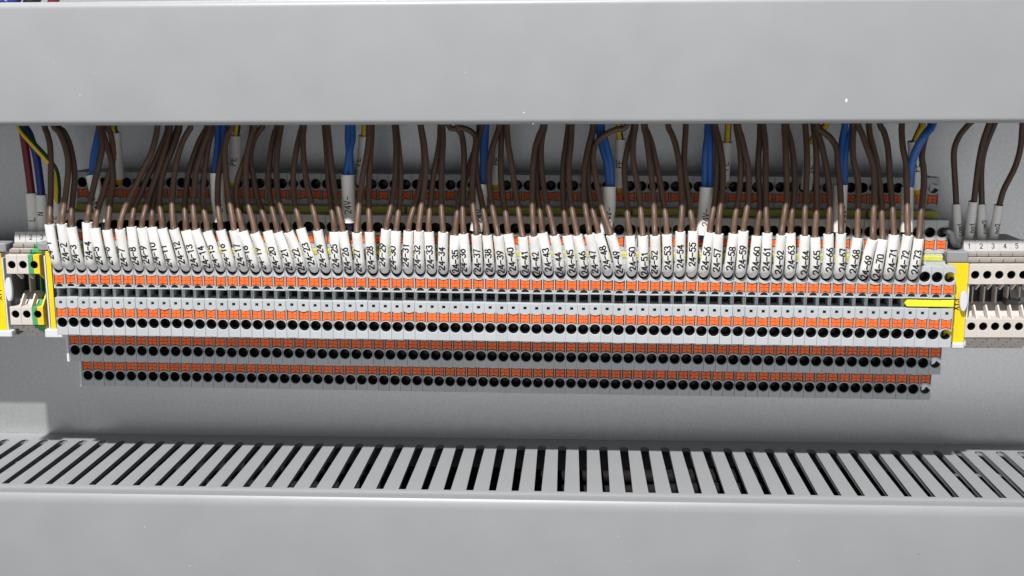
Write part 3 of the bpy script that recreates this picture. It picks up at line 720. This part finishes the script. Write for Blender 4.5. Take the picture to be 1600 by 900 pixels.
# ------------------------------------------------------------------ small screw terminal blocks at both ends
def screw_terminal(X, Dz, Z, label, mats, digit, group, rot, scale_face=1.0):
    """X, Z at the middle between both wire holes; front face at distance Dz"""
    t = empty('screw_terminal', X, 0, Z, label, 'terminal block', group, rot=(0, rot, 0))
    w = 2.57; bm = bmesh.new()
    parts = [(-w, w, 0)] if len(mats) == 1 else [(-w, -0.25, 0), (-0.25, w, 1)]
    HZ = 11.4
    for zc, z0, z1 in ((HZ, 7.3, 15.9), (-HZ, -16.3, -8.0)):
        if len(mats) == 1:
            slab(bm, [(-w, z0), (w, z0), (w, z1), (-w, z1)], [(circle(0, zc, 1.75, 20), 0.2, 0.3)], Dz, 7, 0.15)
        else:
            # two-coloured: the hole sits on the joint, so each half carries half of it
            lo = [(-0.25, z0)]+[(1.75*math.cos(math.radians(a))-0.0, zc+1.75*math.sin(math.radians(a))) for a in range(-98, -263, -15)]+[(-0.25, z1)]
            slab(bm, [(-w, z0)]+lo+[(-w, z1)], [], Dz, 7, 0.12, mi=0)
            hi = [(-0.25, z1)]+[(1.75*math.cos(math.radians(a)), zc+1.75*math.sin(math.radians(a))) for a in range(98, -99, -14)]+[(-0.25, z0)]
            slab(bm, [(w, z0), (w, z1)]+hi, [], Dz, 7, 0.12, mi=1)
    for x0, x1, mi in parts:
        g = Dz-7
        core = [(8, -24.6), (g-8, -24.6), (g-8, -22.6), (g-4, -22.6), (g-4, -20.6), (g, -20.6), (g, -18.5), (g+4.5, -18.5), (g+4.5, -16.4), (g, -16.4),
                (g, -7.9), (g-7, -3), (g-22, -3), (g-22, 4.5), (g-8, 4.5), (g, 7.2), (g, 16.0), (g+1.5, 16.0), (g+1.5, 18.0), (g-2.5, 18.0), (g-2.5, 20.2), (g-6, 20.4), (g-6, 23), (8, 23)]
        prism(bm, core, x0+0.0, x1-0.0, mi)
    link('body', mesh('screw_body', bm, [M[m] for m in mats]), t)
    # side walls of the funnels and the thin partition of the middle recess
    bm = bmesh.new(); box(bm, -w, -w+0.6, Dz-28.9, Dz-10, -2.95, 4.45); 
    link('partition', mesh('partition', bm, M[mats[0]]), t)
    bm = bmesh.new()
    prism(bm, [(Dz-0.1, -7.95), (Dz-4.5, -7.95), (Dz-7.5, -4.0), (Dz-5.2, -2.7)], w-0.7, w, 0)
    prism(bm, [(Dz-0.1, 7.25), (Dz-4, 7.25), (Dz-6, 5.0), (Dz-4.5, 4.2)], w-0.8, w, 0)
    link('funnel_wall', mesh('funnel_wall', bm, M[mats[-1]]), t)
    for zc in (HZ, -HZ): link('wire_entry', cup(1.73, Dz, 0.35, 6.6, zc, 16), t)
    bm = bmesh.new(); box(bm, -w+0.6, w-0.05, Dz-28.9, Dz-15, -2.9, 4.4); link('recess_shade', mesh('recess_shade', bm, M['black']), t)  # black box paints the shade of the empty middle recess
    # segmented ribs above and below the faces
    for nm_, rows in (('marker_rail', ((16.25, 17.95, Dz-3.4), (18.25, 19.95, Dz-7.2))), ('foot_rib', ((-18.4, -16.75, Dz-1.6), (-20.4, -18.75, Dz-5.6), (-22.4, -20.75, Dz-9.6), (-24.4, -22.75, Dz-13.6)))):
        for z0, z1, dd in rows:
            bm = bmesh.new(); box(bm, -w+0.12, w-0.12, dd-8, dd, z0, z1, 0.35)
            link(nm_, mesh(nm_, bm, (M['rib'] if nm_ == 'marker_rail' else M['beige']) if len(mats) == 1 else M['green']), t)
    # number tag
    bm = bmesh.new(); prism(bm, [(Dz-9.4, 20.3), (Dz-10.6, 25.0), (Dz-12.4, 25.0), (Dz-12.4, 20.3)], -w+0.05, w-0.05)
    tg = link('number_tag', mesh('number_tag', bm, M['tag']), t)
    if digit:
        bm = bmesh.new()
        lettering(bm, digit, 2.0, 0.3, lambda a, b: V(-0.7+a, Dz-9.40-(1.3+b)*1.2/4.7+0.06, 20.3+1.3+b))
        link('lettering', mesh('lettering', bm, M['ink']), tg)
    return t
GR = 'beige screw terminals at the right end'
for i in range(6):
    D = 53
    xu, _, zu = at(1523.9+18.9*i, 429.5, D); xl, _, zl = at(1518+18.6*i, 510.6, D)
    Zm = (zu+zl)/2
    lab = 'beige screw terminal with number tag %d, %s beige block right of the yellow plate' % (i+1, ('first', 'second', 'third', 'fourth', 'fifth', 'sixth')[i])
    if i == 5: lab = 'beige screw terminal cut by the right edge of the picture, after tag 5'
    screw_terminal((xu+xl)/2, D, Zm, lab, ['beige'], str(i+1), GR, RTL)
GL = 'screw terminals at the left end'
for i, (a, b, m, lab) in enumerate(((19.0, 23.0, ['beige'], 'beige screw terminal with tag 1, below the sleeve printed L'), (36.5, 40.5, ['beige'], 'beige screw terminal with tag 2, touching the green and yellow terminal'),
                                    (54.0, 58.0, ['green', 'lemon'], 'green and yellow earth terminal at the left with number tag 3'))):
    D = 54
    xu, _, zu = at(a, 413.5, D); xl, _, zl = at(b, 491.6, D)
    screw_terminal((xu+xl)/2, D, (zu+zl)/2, lab, m, str(i+1), GL, RTL)

# ------------------------------------------------------------------ end brackets with yellow label plates
def bracket(px0, px1, D, ytop, ybot, label, txt, txt_px, tab_side, group='end brackets with yellow label plates', cap_px=None, holder_px=None, tab_y=None, shade_hold=None):
    x0, _, zt = at(px0, ytop, D); x1, _, zb = at(px1, ybot, D)
    xb0, xb1 = at(px0, ybot, D)[0], at(px1, ybot, D)[0]
    t = empty('end_bracket', (x0+x1)/2, 0, zb, label, 'end bracket', group); base = t.location.copy()
    # the label plate leans with the rail
    bm = bmesh.new(); sh = 0.0
    box(bm, x0, x1, D-0.8, D, zb, zt, 0.1)
    pl = link('label_plate', mesh('label_plate', bm, M['yellow']), t); pl.location = -base
    X, _, Z = at(*txt_px, D)
    bm = bmesh.new(); lettering(bm, txt, 2.3, 0.42, lambda a, b: V(X-b, D+0.05, Z+a))
    lt = link('lettering', mesh('lettering', bm, M['ink']), pl)
    bm = bmesh.new()
    if shade_hold:
        box(bm, shade_hold[0], shade_hold[1], D-45, D-2.5, zb-2.0, zt+0.4, 0.2)  # widened to block light leaking between neighbouring parts
        if len(shade_hold) > 2: box(bm, shade_hold[2], shade_hold[0]-0.05, D-45, D-19, zb-1.0, zt, 0.2)  # unseen extension, added to cast shade on the mounting plate
    else: box(bm, x0-0.4 if tab_side < 0 else x0+0.2, x1+1.2 if tab_side > 0 else x1-0.2, D-40, D-0.85, zb-1.0, zt+0.4, 0.2)
    fr = link('holder', mesh('holder', bm, M['dark']), t); fr.location = -base
    bm = bmesh.new()
    e = x1+0.2 if tab_side > 0 else x0-0.9
    box(bm, e, e+0.7, D-30, D+0.2, zb-1.5, zt-2, 0.1)
    o = link('side_plate', mesh('side_plate', bm, M['cover']), t); o.location = -base
    if holder_px:
        a0, b0, a1, b1 = holder_px; X0, _, Z0 = at(a0, b1, D-2); X1, _, Z1 = at(a1, b0, D-2)
        bm = bmesh.new(); box(bm, X0, X1, D-14, D-2, Z0, Z1, 0.6); o = link('clamp_head', mesh('clamp_head', bm, M['clamp']), t); o.location = -base
    if cap_px:
        a0, b0, a1, b1 = cap_px; X0, _, Z0 = at(a0, b1, D+1); X1, _, Z1 = at(a1, b0, D+1)
        bm = bmesh.new(); box(bm, X0, X1, D-12, D+1, Z0, Z1, 0.5); o = link('foot_cap', mesh('foot_cap', bm, M['cover']), t); o.location = -base
    if tab_y:
        xc, y0, y1, rx = tab_y
        X0, _, Za = at(xc, y0, D+2); _, _, Zb = at(xc, y1, D+2); zc = (Za+Zb)/2; rz = (Za-Zb)/2
        bm = bmesh.new(); r_ = [(X0+rx*math.cos(math.radians(a)), zc+rz*math.sin(math.radians(a))) for a in range(0, 360, 15)]
        slab(bm, r_, [], D+2.2, 1.6, 0.3); o = link('grip_tab', mesh('grip_tab', bm, M['cover']), t); o.location = -base
    return t
M['clamp'] = mat('mid_grey_plastic', (0.27, 0.275, 0.285), 0.5, 0.35)
bracket(70.5, 88, 53, 393, 517, 'end bracket with yellow plate printed XY2, left of the long terminal row', 'XY2', (92.5, 461), -1, shade_hold=(-10.95, -4.4), cap_px=(70, 515, 103, 528), holder_px=(58, 379, 80, 392))
bracket(-18, 11.5, 52, 396, 518, 'end bracket with yellow plate at the far left edge of the picture', 'XY1', (3, 468), 1, shade_hold=(-38, -25.8, -75), cap_px=(-18, 517, 17.5, 527), holder_px=(-18, 380, 8, 395), tab_y=(11.5, 434, 471, 1.6))  # holder runs on out of view to shade the plate
bracket(1481, 1505.5, 51.5, 411.5, 535.5, 'end bracket with yellow plate printed XY3, right of the long terminal row', 'XY3', (1497.5, 484), 1, cap_px=(1486, 536, 1507.5, 545), holder_px=(1480, 393, 1514.5, 411), tab_y=(1507, 455, 487, 1.7))
# loose dark lug hanging out of the last block
P = [np.array(at(x, y, d)) for x, y, d in ((1473, 362, 40), (1480, 361, 45), (1487, 368, 46), (1491, 380, 46), (1497, 384, 42))]
bm = bmesh.new(); tube(bm, spline(P, 5), 1.5, 8); o = link('cable_end', mesh('cable_end', bm, M['dark']))
tag(o, 'dark grey cable end plugged into the last block beside sleeve com1', 'cable')

# dark end clamp closing the right group
x0, _, z1 = at(1579, 452, 42); x1, _, z0 = at(1625, 478, 42)
t = empty('end_clamp', (x0+x1)/2, 0, z0, 'dark grey end clamp at the right edge between the rows of beige terminal holes', 'end clamp')
bm = bmesh.new(); prism(bm, [(8, z0), (40, z0), (43, z0+2), (43, z0+4), (40, z1), (8, z1)], x0, x1); o = link('body', mesh('clamp_body', bm, M['clamp']), t); o.location = -t.location
bm = bmesh.new(); box(bm, x0-2.2, x0+3, 30, 44.5, z0+0.6, z0+3.4, 0.4); o = link('jaw', mesh('clamp_jaw', bm, M['dark']), t); o.location = -t.location
